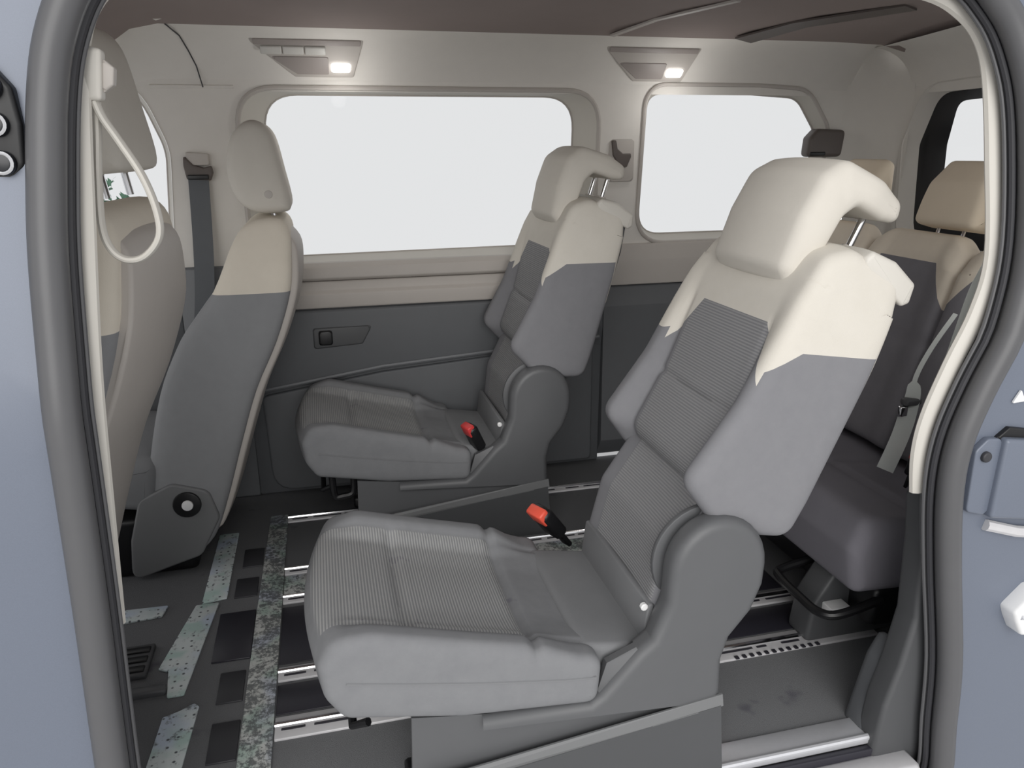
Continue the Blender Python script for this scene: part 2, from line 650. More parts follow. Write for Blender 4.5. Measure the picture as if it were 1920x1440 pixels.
# mottled strip across the floor in front of the seats
def strip(name, pts, mat, z=0.006, th=0.006):
    return mesh_obj(name, *prism(fillet(pts, 0.004, 2), z - th, z, 0.0015, 1, axis='Z', seg=2), mat, floor)
strip('floor_strip', [(-0.268, 1.30), (-0.193, 1.30), (-0.192, 2.0), (-0.190, 2.712), (-0.252, 2.712), (-0.262, 2.1)], 'film', 0.007)
strip('floor_film', [(-0.47, 1.30), (-0.395, 1.30), (-0.372, 1.70), (-0.385, 1.715), (-0.415, 1.695), (-0.452, 1.68)], 'film_pale')
strip('floor_film', [(-0.455, 1.755), (-0.415, 1.755), (-0.375, 2.165), (-0.44, 2.165), (-0.495, 1.875), (-0.468, 1.86)], 'film_pale')
strip('floor_film', [(-0.425, 2.17), (-0.355, 2.185), (-0.355, 2.61), (-0.42, 2.61)], 'film_pale')
strip('floor_label', [(-0.645, 2.12), (-0.53, 2.13), (-0.52, 2.185), (-0.64, 2.19)], 'film_pale')
for (x0, x1, y0, y1) in ((-0.335, -0.27, 1.50, 1.63), (-0.335, -0.272, 1.70, 1.82), (-0.335, -0.268, 2.18, 2.29), (-0.325, -0.262, 2.36, 2.48)):
    mesh_obj('floor_pad', *rbox(x0, x1, y0, y1, -0.002, 0.004, 0.002, 2), 'rubber_dark', floor)
mesh_obj('floor_hatch', *rbox(-0.365, -0.265, 1.87, 2.10, -0.002, 0.005, 0.002, 2), 'slot', floor)
# footwell vent in the left floor, with its louvres
vent = mesh_obj('floor_vent', *rbox(-0.60, -0.52, 1.85, 1.99, -0.004, 0.012, 0.004, 2), 'foot_dark', floor)
for i in range(3):
    mesh_obj('louvre', *rbox(-0.592, -0.528, 1.865 + i * 0.042, 1.89 + i * 0.042, 0.008, 0.016, 0.002, 2), 'black', vent)
mesh_obj('step_edge', *rbox(-0.62, -0.46, 1.77, 1.80, -0.004, 0.016, 0.006, 3), 'foot', floor)

# ------------------------------------------------------------------ far side wall
def yfar(z):
    return 2.95 if z < 0.93 else 2.95 - 0.05 * (z - 0.93) / 0.57

def rrect(x0, x1, z0, z1, r, seg=6):
    return fillet([(x0, z0), (x1, z0), (x1, z1), (x0, z1)], r, seg)

def scale_loop(loop, d):
    nm = normals2(loop)
    return [(p[0] + n[0] * d, p[1] + n[1] * d) for p, n in zip(loop, nm)]

WIN1 = fillet([(-0.155, 0.915), (0.985, 0.925), (0.985, 1.484), (-0.155, 1.484)], [0.09, 0.09, 0.12, 0.12], 8)
WIN1_OUT = fillet([(-0.235, 0.895), (1.06, 0.895), (1.06, 1.497), (-0.235, 1.497)], [0.1, 0.1, 0.13, 0.13], 8)
WIN2 = fillet([(1.275, 0.955), (2.03, 0.955), (2.03, 1.36), (1.93, 1.485), (1.72, 1.497), (1.275, 1.497)], [0.1, 0.08, 0.06, 0.1, 0.1, 0.06], 8)
WIN2_OUT = scale_loop(WIN2, 0.028)
WIN3 = fillet([(-1.30, 0.99), (-0.515, 0.99), (-0.485, 1.30), (-0.56, 1.52), (-1.30, 1.52)], [0.03, 0.05, 0.2, 0.18, 0.03], 8)
WIN3_OUT = scale_loop(WIN3, 0.02)

upper = [(-1.4, 0.93), (2.13, 0.93), (2.13, 1.515), (-1.4, 1.56)]
upper = resample(upper, 0.1)
# the opening of window 1 dips a little below the belt line
wall = mesh_obj('wall_far', *sheet([(-1.4, 0.88), (2.13, 0.88), (2.13, 1.51), (-1.4, 1.56)], [WIN1_OUT, WIN2_OUT, WIN3_OUT],
                lambda x, z: (x, yfar(z), z), 0.15), 'taupe', kind='structure')
def window(name, inner, outer, dy, mat='cream_plastic'):
    w = mesh_obj(name, *loft([[(x, yfar(z) - 0.004, z) for x, z in outer],
                              [(x, yfar(z) + 0.012, z) for x, z in [(a[0] * 0.8 + b[0] * 0.2, a[1] * 0.8 + b[1] * 0.2) for a, b in zip(outer, inner)]],
                              [(x, yfar(z) + dy, z) for x, z in inner]]), mat, kind='structure')
    pane = [(x, yfar(z) + dy + 0.004, z) for x, z in scale_loop(inner, 0.004)]
    pb = [(x, y + 0.005, z) for x, y, z in pane]
    mesh_obj('pane', *loft([pane, pb], True, True), 'glass', w)
    mesh_obj('window_seal', *tube([(x, yfar(z) + dy, z) for x, z in inner], 0.004, 6, True), 'taupe_plastic', w)
    return w
window('window_1', WIN1, WIN1_OUT, 0.075)
window('window_2', WIN2, WIN2_OUT, 0.055)
window('window_3', WIN3, WIN3_OUT, 0.05)
# raised rim round the big window
mesh_obj('window_rim', *tube([(x, yfar(z) - 0.003, z) for x, z in scale_loop(WIN1_OUT, 0.004)], 0.009, 8, True), 'taupe_plastic', wall)
mesh_obj('window_rim', *tube([(x, yfar(z) - 0.003, z) for x, z in scale_loop(WIN2_OUT, 0.002)], 0.008, 8, True), 'taupe_plastic', wall)

# belt-line trim in three steps
def xband(name, prof, x0, x1, mat, parent=None, kind='structure'):
    return mesh_obj(name, *prism(prof, x0, x1, 0.003, 1, axis='X', seg=2), mat, parent, kind=None if parent else kind)
xband('trim_1', fillet([(2.96, 0.90), (2.925, 0.90), (2.905, 0.885), (2.90, 0.845), (2.915, 0.835), (2.96, 0.835)], 0.008, 3), -0.30, 1.10, 'taupe_plastic')
xband('trim_2', fillet([(2.96, 0.833), (2.912, 0.833), (2.905, 0.80), (2.893, 0.788), (2.893, 0.735), (2.96, 0.735)], 0.008, 3), -0.30, 1.10, 'taupe_plastic')
# rear quarter trim and its lower dark half
xband('trim_3', fillet([(2.96, 0.925), (2.935, 0.925), (2.925, 0.86), (2.92, 0.76), (2.96, 0.76)], 0.008, 3), 1.10, 2.15, 'taupe_plastic')
xband('trim_4', fillet([(2.96, 0.758), (2.925, 0.758), (2.90, 0.68), (2.89, 0.10), (2.96, 0.0)], 0.012, 3), 1.10, 2.15, 'panel')
# far-front pillar between the two front windows, below the belt
xband('trim_5', fillet([(2.96, 0.90), (2.93, 0.90), (2.92, 0.0), (2.96, 0.0)], 0.01, 3), -0.50, -0.30, 'panel_light')
xband('trim_6', fillet([(2.96, 0.95), (2.93, 0.95), (2.92, 0.0), (2.96, 0.0)], 0.01, 3), -1.40, -0.50, 'panel')

# far sliding door: charcoal lower panel with armrest band and a raised lower field
door = mesh_obj('door_1', *prism(fillet([(2.96, 0.735), (2.905, 0.735), (2.90, 0.60), (2.915, 0.52), (2.925, 0.0), (2.96, 0.0)], 0.01, 3), -0.30, 1.10, 0.004, 1, axis='X', seg=2), 'panel', kind='structure')
mesh_obj('armrest_band', *prism(fillet([(-0.29, 0.43), (0.20, 0.50), (1.08, 0.56), (1.08, 0.732), (-0.29, 0.73)], 0.012, 3), 2.885, 2.93, 0.01, 1), 'panel', door)
mesh_obj('band_edge', *tube([(-0.28, 2.89, 0.432), (0.20, 2.89, 0.50), (1.08, 2.89, 0.56)], 0.009, 8), 'panel_light', door)
mesh_obj('lower_field', *prism(fillet([(-0.245, 0.02), (1.06, 0.02), (1.06, 0.535), (0.2, 0.475), (-0.255, 0.41)], [0.09, 0.02, 0.02, 0.0, 0.03], 5), 2.90, 2.94, 0.008, 1), 'panel', door)
mesh_obj('handle_recess', *prism(fillet([(-0.05, 0.585), (0.13, 0.595), (0.17, 0.665), (-0.05, 0.665)], 0.01, 3), 2.879, 2.90, 0.006, 1), 'foot_dark', door)
mesh_obj('handle', *prism(fillet([(-0.03, 0.60), (0.02, 0.60), (0.02, 0.655), (-0.03, 0.655)], 0.01, 3), 2.868, 2.885, 0.006, 1), 'black', door)

# ------------------------------------------------------------------ cove and roof
cove_prof = [(2.902, 1.49), (2.898, 1.525), (2.872, 1.562), (2.836, 1.606), (2.795, 1.642), (2.74, 1.660), (2.66, 1.672)]
def cove_y(x):
    # the cove swings inwards towards the windscreen
    return -0.55 * sstep(x, -0.35, -1.3) if x < -0.35 else 0.0
def frontdrop(x):
    return 0.0
rings = []
xs = [-1.4 + i * 0.05 for i in range(71)] + [2.13]
for x in xs:
    k = max(0.0, min(1.0, (-0.42 - x) / 0.22))
    rings.append([(x, y - 0.0 * k, z - 0.13 * k * k * i / 6.0) for i, (y, z) in enumerate(cove_prof)])
cove = mesh_obj('trim_7', *loft(rings, closed=False), 'taupe', kind='structure')
mesh_obj('cove_seam', *tube([(-0.335, 2.895, 1.50), (-0.345, 2.871, 1.563), (-0.360, 2.835, 1.606), (-0.375, 2.79, 1.643), (-0.40, 2.70, 1.664)], 0.0022, 6), 'seam', cove)
mesh_obj('cove_ridge', *tube([(-0.5, 2.899, 1.502), (-0.24, 2.899, 1.502)], 0.006, 6), 'taupe', cove)

cpts = []
Vc, Fc = [], []
ys = [2.70, 2.62, 2.4, 2.0, 1.6, 1.36, 1.28]
zs = [1.664, 1.680, 1.70, 1.705, 1.70, 1.66, 1.62]
rings = []
for x in [-1.4, -0.95, -0.77, -0.6, -0.5, -0.42] + [-0.3 + 0.2 * i for i in range(14)]:
    k = max(0.0, min(1.0, (-0.42 - x) / 0.22))
    r = max(0.0, (x - 2.0) / 0.3)
    rings.append([(x, y, z - 0.13 * k * k - 0.05 * r * r) for y, z in zip(ys, zs)])
roof = mesh_obj('ceiling', *loft(rings, closed=False), 'roof', kind='structure')
# raised roof-panel borders
mesh_obj('roof_border', *ribbon([(1.02, 2.68, 1.662), (1.10, 2.50, 1.688), (1.22, 2.2, 1.699)], (1, 0, 0), 0.02, 0.006), 'taupe_plastic', roof)
mesh_obj('roof_border', *ribbon([(1.52, 2.69, 1.660), (1.62, 2.50, 1.688), (1.80, 2.2, 1.699)], (1, 0, 0), 0.10, 0.006), 'brown', roof)

# ------------------------------------------------------------------ rear corner and tailgate
def rear_x(z):
    return 2.34 - 0.05 * max(0, z - 0.9)
cor = []
for z in [0.0, 0.45, 0.757, 0.93, 1.1, 1.3, 1.45, 1.50]:
    ring = []
    for i in range(9):
        a = pi / 2 * i / 8
        ring.append((2.12 + (rear_x(z) - 2.12) * sin(a), yfar(z) - 0.16 * (1 - cos(a)), z))
    cor.append(ring)
# curl of the corner over into the roof
for k in range(1, 6):
    a = pi / 2 * k / 5
    ring = []
    for i in range(9):
        b = pi / 2 * i / 8
        y = 2.90 - 0.16 * (1 - cos(b)); x = 2.12 + (rear_x(1.5) - 2.12) * sin(b)
        ring.append((x - 0.14 * (1 - cos(a)) * sin(b), y - 0.20 * (1 - cos(a)) * max(cos(b), 0.25), 1.50 + 0.165 * sin(a)))
    cor.append(ring)
mesh_obj('wall_corner', *loft(cor, closed=False), 'taupe', kind='structure')
GATE = fillet([(1.30, 0.92), (2.735, 0.92), (2.745, 1.30), (2.66, 1.49), (1.30, 1.515)], [0.05, 0.10, 0.08, 0.10, 0.05], 7)
rear = mesh_obj('wall_rear', *sheet([(1.15, 0.0), (2.79, 0.0), (2.79, 1.50), (2.62, 1.62), (1.15, 1.62)], [scale_loop(GATE, 0.03)],
                lambda y, z: (rear_x(z), y, z), 0.2), 'taupe', kind='structure')
GIN = fillet([(1.45, 1.00), (2.60, 1.00), (2.60, 1.30), (2.565, 1.455), (1.45, 1.49)], [0.03, 0.03, 0.02, 0.05, 0.03], 6)
w = mesh_obj('window_4', *loft([[(rear_x(z) - 0.006, y, z) for y, z in scale_loop(GATE, 0.034)],
                               [(rear_x(z) + 0.05, y, z) for y, z in GATE]]), 'taupe', kind='structure')
mesh_obj('window_border', *sheet(GATE, [GIN], lambda y, z: (rear_x(z) + 0.05, y, z), 0.2), 'black_gloss', w)
g0 = [(rear_x(z) + 0.055, y, z) for y, z in scale_loop(GIN, 0.003)]
mesh_obj('pane', *loft([g0, [(x + 0.005, y, z) for x, y, z in g0]], True, True), 'glass', w)
rc = []
for k in range(9):
    a = pi / 2 * k / 8
    rc.append([(rear_x(1.49) + 0.002 - 0.20 * (1 - cos(a)), y, 1.49 + (0.165 + 0.03 * sstep(2.8 - y, 0.1, 0.6)) * sin(a)) for y in (2.76, 2.70, 2.5, 2.2, 1.8, 1.4, 1.16)])
mesh_obj('trim_14', *loft(rc, closed=False), 'taupe', kind='structure')

# ------------------------------------------------------------------ near side of the body round the open doorway
def ynear(z, base=1.15):
    return base + 0.10 * max(0.0, min(1.0, (z - 0.95) / 0.6))
LOOP = [(-0.31, 1.453), (-0.330, 1.375), (-0.346, 1.25), (-0.355, 1.15), (-0.361, 1.0), (-0.366, 0.84), (-0.374, 0.62), (-0.387, 0.33), (-0.395, 0.05), (-0.39, -0.06), (-0.33, -0.11),
        (0.0, -0.115), (0.9, -0.115), (1.2, -0.115), (1.262, -0.07), (1.25, 0.08), (1.232, 0.25), (1.184, 0.48), (1.157, 0.64), (1.158, 0.75), (1.188, 0.855), (1.243, 0.99), (1.27, 1.13),
        (1.262, 1.34), (1.235, 1.45), (1.185, 1.53), (1.10, 1.585), (0.9, 1.60), (0.3, 1.60), (-0.1, 1.60), (-0.215, 1.575), (-0.275, 1.52)]
loop2 = [tuple(v) for v in catmull(LOOP, 5, True)]
def loop3(d, base):
    return [(x, ynear(z, base), z) for x, z in scale_loop(loop2, d)]
outer = [(-1.35, -0.45), (2.36, -0.45), (2.36, 1.80), (-1.35, 1.80)]
NWIN_R = fillet([(1.50, 0.96), (2.22, 0.96), (2.20, 1.36), (2.10, 1.50), (1.50, 1.50)], [0.08, 0.08, 0.06, 0.1, 0.08], 6)
NWIN_F = fillet([(-1.28, 0.97), (-0.66, 0.97), (-0.64, 1.48), (-1.28, 1.50)], [0.05, 0.06, 0.10, 0.05], 6)
body = mesh_obj('wall_near', *sheet(resample(outer, 0.3), [scale_loop(loop2, 0.012), NWIN_R, NWIN_F], lambda x, z: (x, ynear(z, 1.135), z), 0.14), 'paint', kind='structure')
for nm_, lp_ in (('window_5', NWIN_R), ('window_6', NWIN_F)):
    w = mesh_obj(nm_, *loft([[(x, ynear(z, 1.135), z) for x, z in lp_], [(x, ynear(z, 1.145), z) for x, z in scale_loop(lp_, -0.012)], [(x, ynear(z, 1.20), z) for x, z in scale_loop(lp_, -0.012)]]), 'rubber_dark', kind='structure')
    g0 = [(x, ynear(z, 1.15), z) for x, z in scale_loop(lp_, -0.010)]
    mesh_obj('pane', *loft([g0, [(x, y + 0.005, z) for x, y, z in g0]], True, True), 'glass', w)
mesh_obj('door_jamb', *loft([loop3(0.012, 1.135), loop3(0.0, 1.165), loop3(-0.008, 1.195)]), 'foot', body)
seal = thing('door_seal', 'grey rubber weather seal running round the open doorway', 'seal', (0, 0, 0))
mesh_obj('bulb', *tube(loop3(0.003, 1.13), 0.0245, 14, True), 'rubber', seal)
mesh_obj('lip', *tube(loop3(-0.018, 1.155), 0.007, 8, True), 'rubber_dark', seal)
mesh_obj('inner_lip', *tube(loop3(-0.025, 1.165), 0.004, 8, True), 'rubber', seal)
# cream edge of the pillar trims
def edge_path(pts):
    return catmull(pts, 5)
CL = [(-0.20, 1.288, 1.555), (-0.258, 1.286, 1.515), (-0.288, 1.278, 1.466), (-0.300, 1.266, 1.395), (-0.314, 1.236, 1.215), (-0.330, 1.20, 0.989), (-0.343, 1.192, 0.78), (-0.356, 1.19, 0.575)]
mesh_obj('trim_8', *tube(edge_path([(x - 0.008, y, z) for x, y, z in CL]), 0.0, 10, flat=(0.014, 0.009)), 'cream_plastic', kind='structure')
CR = [(0.95, 1.29, 1.575), (1.08, 1.29, 1.563), (1.155, 1.289, 1.535), (1.205, 1.283, 1.49), (1.228, 1.27, 1.42), (1.240, 1.244, 1.271), (1.246, 1.214, 1.095), (1.216, 1.198, 0.992), (1.168, 1.19, 0.892), (1.134, 1.19, 0.789), (1.126, 1.19, 0.71), (1.137, 1.19, 0.628)]
mesh_obj('trim_9', *tube(edge_path([(x + 0.004, y, z) for x, y, z in CR]), 0.0, 10, flat=(0.018, 0.012)), 'cream_plastic', kind='structure')
# inner face of the front pillar (cream above, charcoal below)
mesh_obj('trim_10', *prism(fillet([(-0.60, 0.57), (-0.395, 0.57), (-0.37, 0.9), (-0.36, 1.2), (-0.335, 1.42), (-0.30, 1.60), (-0.60, 1.60)], 0.02, 3), 1.20, 1.245, 0.008, 1,
         deform=lambda p: (p[0], p[1] + (ynear(p[2]) - 1.15), p[2])), 'cream_plastic', kind='structure')
mesh_obj('trim_11', *prism(fillet([(-0.62, -0.05), (-0.412, -0.05), (-0.406, 0.3), (-0.395, 0.57), (-0.62, 0.57)], 0.01, 3), 1.195, 1.24, 0.008, 1), 'foot', kind='structure')
# rear pillar trims: charcoal lower part flaring over the wheel arch, cream above
mesh_obj('trim_12', *prism(fillet([(1.12, -0.10), (2.30, -0.10), (2.30, 0.62), (1.16, 0.62), (1.175, 0.50), (1.185, 0.32), (1.165, 0.20), (1.140, 0.10)], 0.02, 3), 1.185, 1.25, 0.012, 1), 'foot_dark', kind='structure')
mesh_obj('arch_flare', *prism(fillet([(1.105, -0.10), (1.30, -0.10), (1.24, 0.14), (1.20, 0.24), (1.165, 0.17)], 0.02, 4), 1.22, 1.30, 0.02, 1), 'panel', bpy.data.objects['trim_12'])
mesh_obj('trim_13', *prism(fillet([(1.165, 0.62), (2.30, 0.62), (2.30, 0.92), (1.47, 0.94), (1.45, 1.58), (1.22, 1.58), (1.27, 1.42), (1.29, 1.25), (1.29, 1.1), (1.255, 0.98), (1.20, 0.86), (1.17, 0.75)], 0.02, 3), 1.20, 1.24, 0.01, 1,
         deform=lambda p: (p[0], p[1] + (ynear(p[2]) - 1.15), p[2])), 'cream_plastic', kind='structure')

# ================================================================== THINGS
# ------------------------------------------------------------------ second-row seats
def make_seat():
    t = thing('passenger_seat', 'x', 'seat', (0, 1.46, 0), 'single second-row seats')
    # --- cushion
    prof = fillet([(-0.022, 0.292), (0.20, 0.25), (0.474, 0.228), (0.482, 0.335), (0.40, 0.352), (0.20, 0.402), (0.03, 0.448), (-0.035, 0.462), (-0.060, 0.41), (-0.052, 0.34)],
                  [0.035, 0.1, 0.03, 0.035, 0.1, 0.1, 0.06, 0.05, 0.04, 0.05], 7)
    prof = resample(prof, 0.0085)
    def dish(p):
        x, y, z = p
        a = abs(y)
        top = sstep(z, 0.30 + (0.48 - x) * 0.12 - 0.02, 0.34 + (0.48 - x) * 0.12)
        # bolster roll along each side and hollow middle
        b = (0.036 if y > 0 else 0.018) * sstep(a, 0.15, 0.215) * (1 - 0.6 * sstep(a, 0.235, 0.27)) * (1 - sstep(x, 0.34, 0.45)) * sstep(x, -0.05, 0.05)
        c = -0.012 * (1 - sstep(a, 0.08, 0.2)) * sstep(x, 0.02, 0.15)
        g = -0.015 * gauss(x - 0.105 - 0.012 * a, 0.009) * (1 - sstep(a, 0.18, 0.195))
        g += -0.014 * gauss(x - 0.345, 0.010)
        g += -0.006 * gauss(a - 0.19, 0.007) * sstep(x, -0.02, 0.02)
        z += top * (b + c + g)
        # front edge bowed forward
        if x < 0.12:
            x -= 0.030 * (1 - (y / 0.25) ** 2) * (0.12 - x) / 0.18
        return (x, y, z)
    V, F = prism(prof, -0.25, 0.275, 0.020, 58, dish, 5, puff=0.001, grid=0.03)
    mesh_obj('cushion', V, F, 'cushion', t, 60, weld=2.5e-4)
    cu = t.children[0]
    mesh_obj('welt', *tube([(-0.015, -0.2510, 0.375), (0.1, -0.2510, 0.352), (0.25, -0.2510, 0.325), (0.40, -0.2510, 0.302), (0.465, -0.2510, 0.296)], 0.0025, 6), 'grey', cu)
    # rear wedge of the cushion that runs under the seat back
    prof = resample(fillet([(0.455, 0.235), (0.62, 0.255), (0.66, 0.315), (0.585, 0.318), (0.44, 0.342)], 0.02, 4), 0.02)
    mesh_obj('cushion_tail', *prism(prof, -0.205, 0.205, 0.015, 6), 'grey', t, 50)
    # --- seat back, built upright about the hinge, then reclined
    pivot = (0.72, 0.48)
    back = bpy.data.objects.new('seat_back', None)
    prof = fillet([(-0.156, 0.150), (-0.06, 0.096), (0.06, 0.098), (0.128, 0.115), (0.131, 0.20), (0.118, 0.60), (0.10, 0.678), (-0.03, 0.690), (-0.085, 0.655), (-0.105, 0.55), (-0.120, 0.33)],
                  [0.045, 0.05, 0.05, 0.045, 0.1, 0.08, 0.045, 0.05, 0.06, 0.1, 0.2], 8)
    prof = resample(prof, 0.0085)
    def shape(p):
        x, y, z = p
        a = abs(y)
        front = sstep(-x, 0.02, 0.07)
        zz = max(0.0, min(1.0, (z - 0.10) / 0.5))
        depth = 0.050 * (1 - zz) ** 1.3 + 0.010 * (1 - zz)
        hollow = depth * (1 - sstep(a, 0.160, 0.205))
        groove = 0.008 * gauss(z - 0.30 - 0.04 * a, 0.007) * (1 - sstep(a, 0.155, 0.17))
        seam = 0.005 * gauss(a - 0.163, 0.006) * (1 - sstep(z, 0.48, 0.52))
        # shoulders narrow and round off towards the top
        nar = 1 - 0.10 * sstep(z, 0.42, 0.70) ** 1.5
        x += front * (hollow + groove + seam)
        # crown
        if z > 0.6:
            z -= 1.1 * max(0.0, a - 0.13) ** 2
        return (x, y * nar, z)
    V, F = prism(prof, -0.232, 0.245, 0.024, 56, shape, 6, puff=0.0015, grid=0.03)
    body_o = mesh_obj('seat_back', V, F, 'back', t, 60, weld=2.5e-4)
    body_o.location = (pivot[0], 0, pivot[1])
    body_o.rotation_euler = (0, radians(25), 0)
    bpy.data.objects.remove(back)
    b = body_o
    # lower middle of the seat back between the hinges
    prof = resample(fillet([(-0.072, -0.135), (0.03, -0.14), (0.07, 0.0), (0.07, 0.14), (-0.075, 0.14), (-0.098, 0.0)], [0.025, 0.02, 0.05, 0.02, 0.02, 0.06], 5), 0.012)
    mesh_obj('lower_back', *prism(prof, -0.193, 0.205, 0.025, 20, lambda p: (p[0] + 0.012 * (1 - (p[1] / 0.2) ** 2) * (1 if p[0] < 0 else 0), p[1], p[2])), 'back', b, 60)
    mesh_obj('flap', *prism(fillet([(0.586, 0.305), (0.602, 0.305), (0.612, 0.40), (0.598, 0.40)], 0.004, 2), -0.19, 0.20, 0.004, 2), 'grey', t)
    # rear shell
    mesh_obj('back_shell', *prism(fillet([(0.118, 0.13), (0.139, 0.14), (0.132, 0.55), (0.115, 0.665), (0.10, 0.66)], 0.01, 3), -0.19, 0.19, 0.006, 2), 'foot_dark', b)
    # cream plastic cap over the top rear edge
    def capd(p):
        x, y, z = p
        return (x + 0.014 * (1 - (y / 0.2) ** 2) - 0.006, y, z - 1.1 * max(0, abs(y) - 0.13) ** 2)
    mesh_obj('top_cap', *prism(fillet([(-0.005, 0.676), (0.02, 0.66), (0.128, 0.632), (0.142, 0.645), (0.134, 0.682), (0.07, 0.702), (0.01, 0.700)], 0.010, 3), -0.208, 0.208, 0.010, 12, capd), 'cream_plastic', b, 50)
    # --- headrest with its two chrome posts
    hp = fillet([(-0.102, 0.575), (-0.132, 0.598), (-0.142, 0.70), (-0.136, 0.79), (-0.098, 0.838), (0.02, 0.838), (0.085, 0.820), (0.092, 0.778), (0.05, 0.768), (-0.022, 0.768), (-0.044, 0.735), (-0.052, 0.64), (-0.070, 0.580)],
                [0.02, 0.03, 0.06, 0.05, 0.04, 0.06, 0.025, 0.022, 0.03, 0.02, 0.03, 0.03, 0.018], 6)
    hp = resample(hp, 0.012)
    def hd(p):
        x, y, z = p
        k = (y / 0.145) ** 2
        return (x + 0.016 * k * sstep(-x, 0.03, 0.1), y * (1 - 0.10 * sstep(x, -0.02, 0.08) - 0.06 * sstep(z, 0.76, 0.84)), z)
    h = mesh_obj('headrest', *prism(hp, -0.145, 0.145, 0.024, 14, hd, 6, puff=0.002, grid=0.025), 'cream', b, 60, weld=2.5e-4)
    for s in (-1, 1):
        mesh_obj('headrest_post', *tube([(0.055, s * 0.062, 0.66), (0.055, s * 0.062, 0.785)], 0.0075, 12), 'chrome', b)
        mesh_obj('post_guide', *tube([(0.055, s * 0.062, 0.685), (0.055, s * 0.062, 0.708)], 0.015, 14), 'taupe_plastic', b)
    # --- base: side covers with round recliner heads
    side = [(0.092, 0.0), (0.752, 0.0), (0.745, 0.19), (0.742, 0.285), (0.756, 0.335), (0.800, 0.39), (0.822, 0.45)]
    side += [(0.719 + 0.105 * cos(a), 0.497 + 0.112 * sin(a)) for a in [radians(d) for d in range(0, 190, 12)]]
    side += [(0.612, 0.44), (0.583, 0.36), (0.555, 0.338), (0.493, 0.312), (0.475, 0.25), (0.455, 0.235), (0.236, 0.245), (0.10, 0.262)]
    for s in (-1, 1):
        y0, y1 = (-0.256, -0.196) if s < 0 else (0.196, 0.256)
        low = [(0.092, 0.0), (0.752, 0.0), (0.745, 0.19), (0.735, 0.27), (0.70, 0.30), (0.60, 0.285), (0.493, 0.25), (0.455, 0.235), (0.236, 0.245), (0.10, 0.262)]
        c = mesh_obj('side_cover', *prism(side if s < 0 else low, y0, y1, 0.022, 1, seg=5), 'foot', t, 30)
        # lower skirt with a chamfered upper edge
        lo = [(0.10, 0.0), (0.758, 0.0), (0.742, 0.178), (0.19, 0.115), (0.10, 0.105)]
        k0, k1 = (-0.268, -0.25) if s < 0 else (0.25, 0.268)
        mesh_obj('skirt', *prism(lo, k0, k1, 0.010, 1, seg=2), 'foot_dark', c, 20)
        if s > 0:
            continue
        mesh_obj('skirt_edge', *prism([(0.17, 0.110), (0.748, 0.176), (0.744, 0.206), (0.135, 0.132), (0.10, 0.105)], -0.264, -0.25, 0.005, 1, seg=2), 'edge', c, 20)
        dz = -0.190
        mesh_obj('hinge_disc', *prism(circle(0.72, 0.495, 0.118 if s < 0 else 0.10, 36), dz, dz + 0.014, 0.004, 1, seg=2), 'foot', c)
        mesh_obj('bolt', *prism(circle(0.590, 0.395, 0.008, 10), s * 0.185 - 0.006, s * 0.185 + 0.006, 0.002, 1, seg=2), 'white', c)
    mesh_obj('base', *rbox(0.13, 0.735, -0.19, 0.19, 0.03, 0.24, 0.02), 'black', t)
    mesh_obj('front_bar', *tube([(0.02, -0.19, 0.235), (-0.01, -0.17, 0.215), (-0.01, 0.17, 0.215), (0.02, 0.19, 0.235)], 0.009, 8), 'black', t)
    for s in (-1, 1):
        mesh_obj('slide_foot', *rbox(0.09, 0.20, s * 0.115 - 0.02, s * 0.115 + 0.02, 0.008, 0.05, 0.008), 'black', t)
    return t

seat_a = make_seat()
seat_a['label'] = 'nearest cream and grey seat with ribbed cushion, in the open doorway'
seat_b = copy_tree(seat_a)
seat_b.location = (-0.04, 2.60, 0)
seat_b['label'] = 'smaller-looking cream and grey seat by the far sliding door, under the big window'
mesh_obj('adjust_lever', *tube(catmull([(0.09, -0.19, 0.272), (0.085, -0.20, 0.21), (0.05, -0.205, 0.20), (0.025, -0.205, 0.205), (0.02, -0.20, 0.272)], 4), 0.011, 8), 'black', seat_b)
for ch in seat_b.children:
    if ch.name.startswith('seat_back'):
        ch.rotation_euler = (0, radians(17.5), 0)

# ------------------------------------------------------------------ seat belt buckles standing beside the cushions
def buckle(label, loc, tilt, mat, yaw=0.0, scale=1.0):
    t = thing('belt_buckle', label, 'buckle', loc)
    t.rotation_euler = (0, radians(tilt), radians(yaw))
    t.scale = (scale,) * 3
    mesh_obj('buckle_body', *rbox(-0.014, 0.014, -0.024, 0.024, 0.0, 0.075, 0.008), 'black', t)
    mesh_obj('release_button', *rbox(-0.0155, 0.006, -0.021, 0.021, 0.05, 0.082, 0.004), mat, t)
    mesh_obj('stalk', *rbox(-0.004, 0.006, -0.012, 0.012, -0.045, 0.004, 0.003), 'black', t)
    return t
buckle('orange-red belt buckle behind the ribbed cushion of the nearest seat', (0.555, 1.765, 0.320), -38, 'orange', 25, 1.4)
buckle('red and black belt buckle beside the cushion of the far second-row seat', (0.475, 2.40, 0.325), -25, 'red', 20, 1.25)

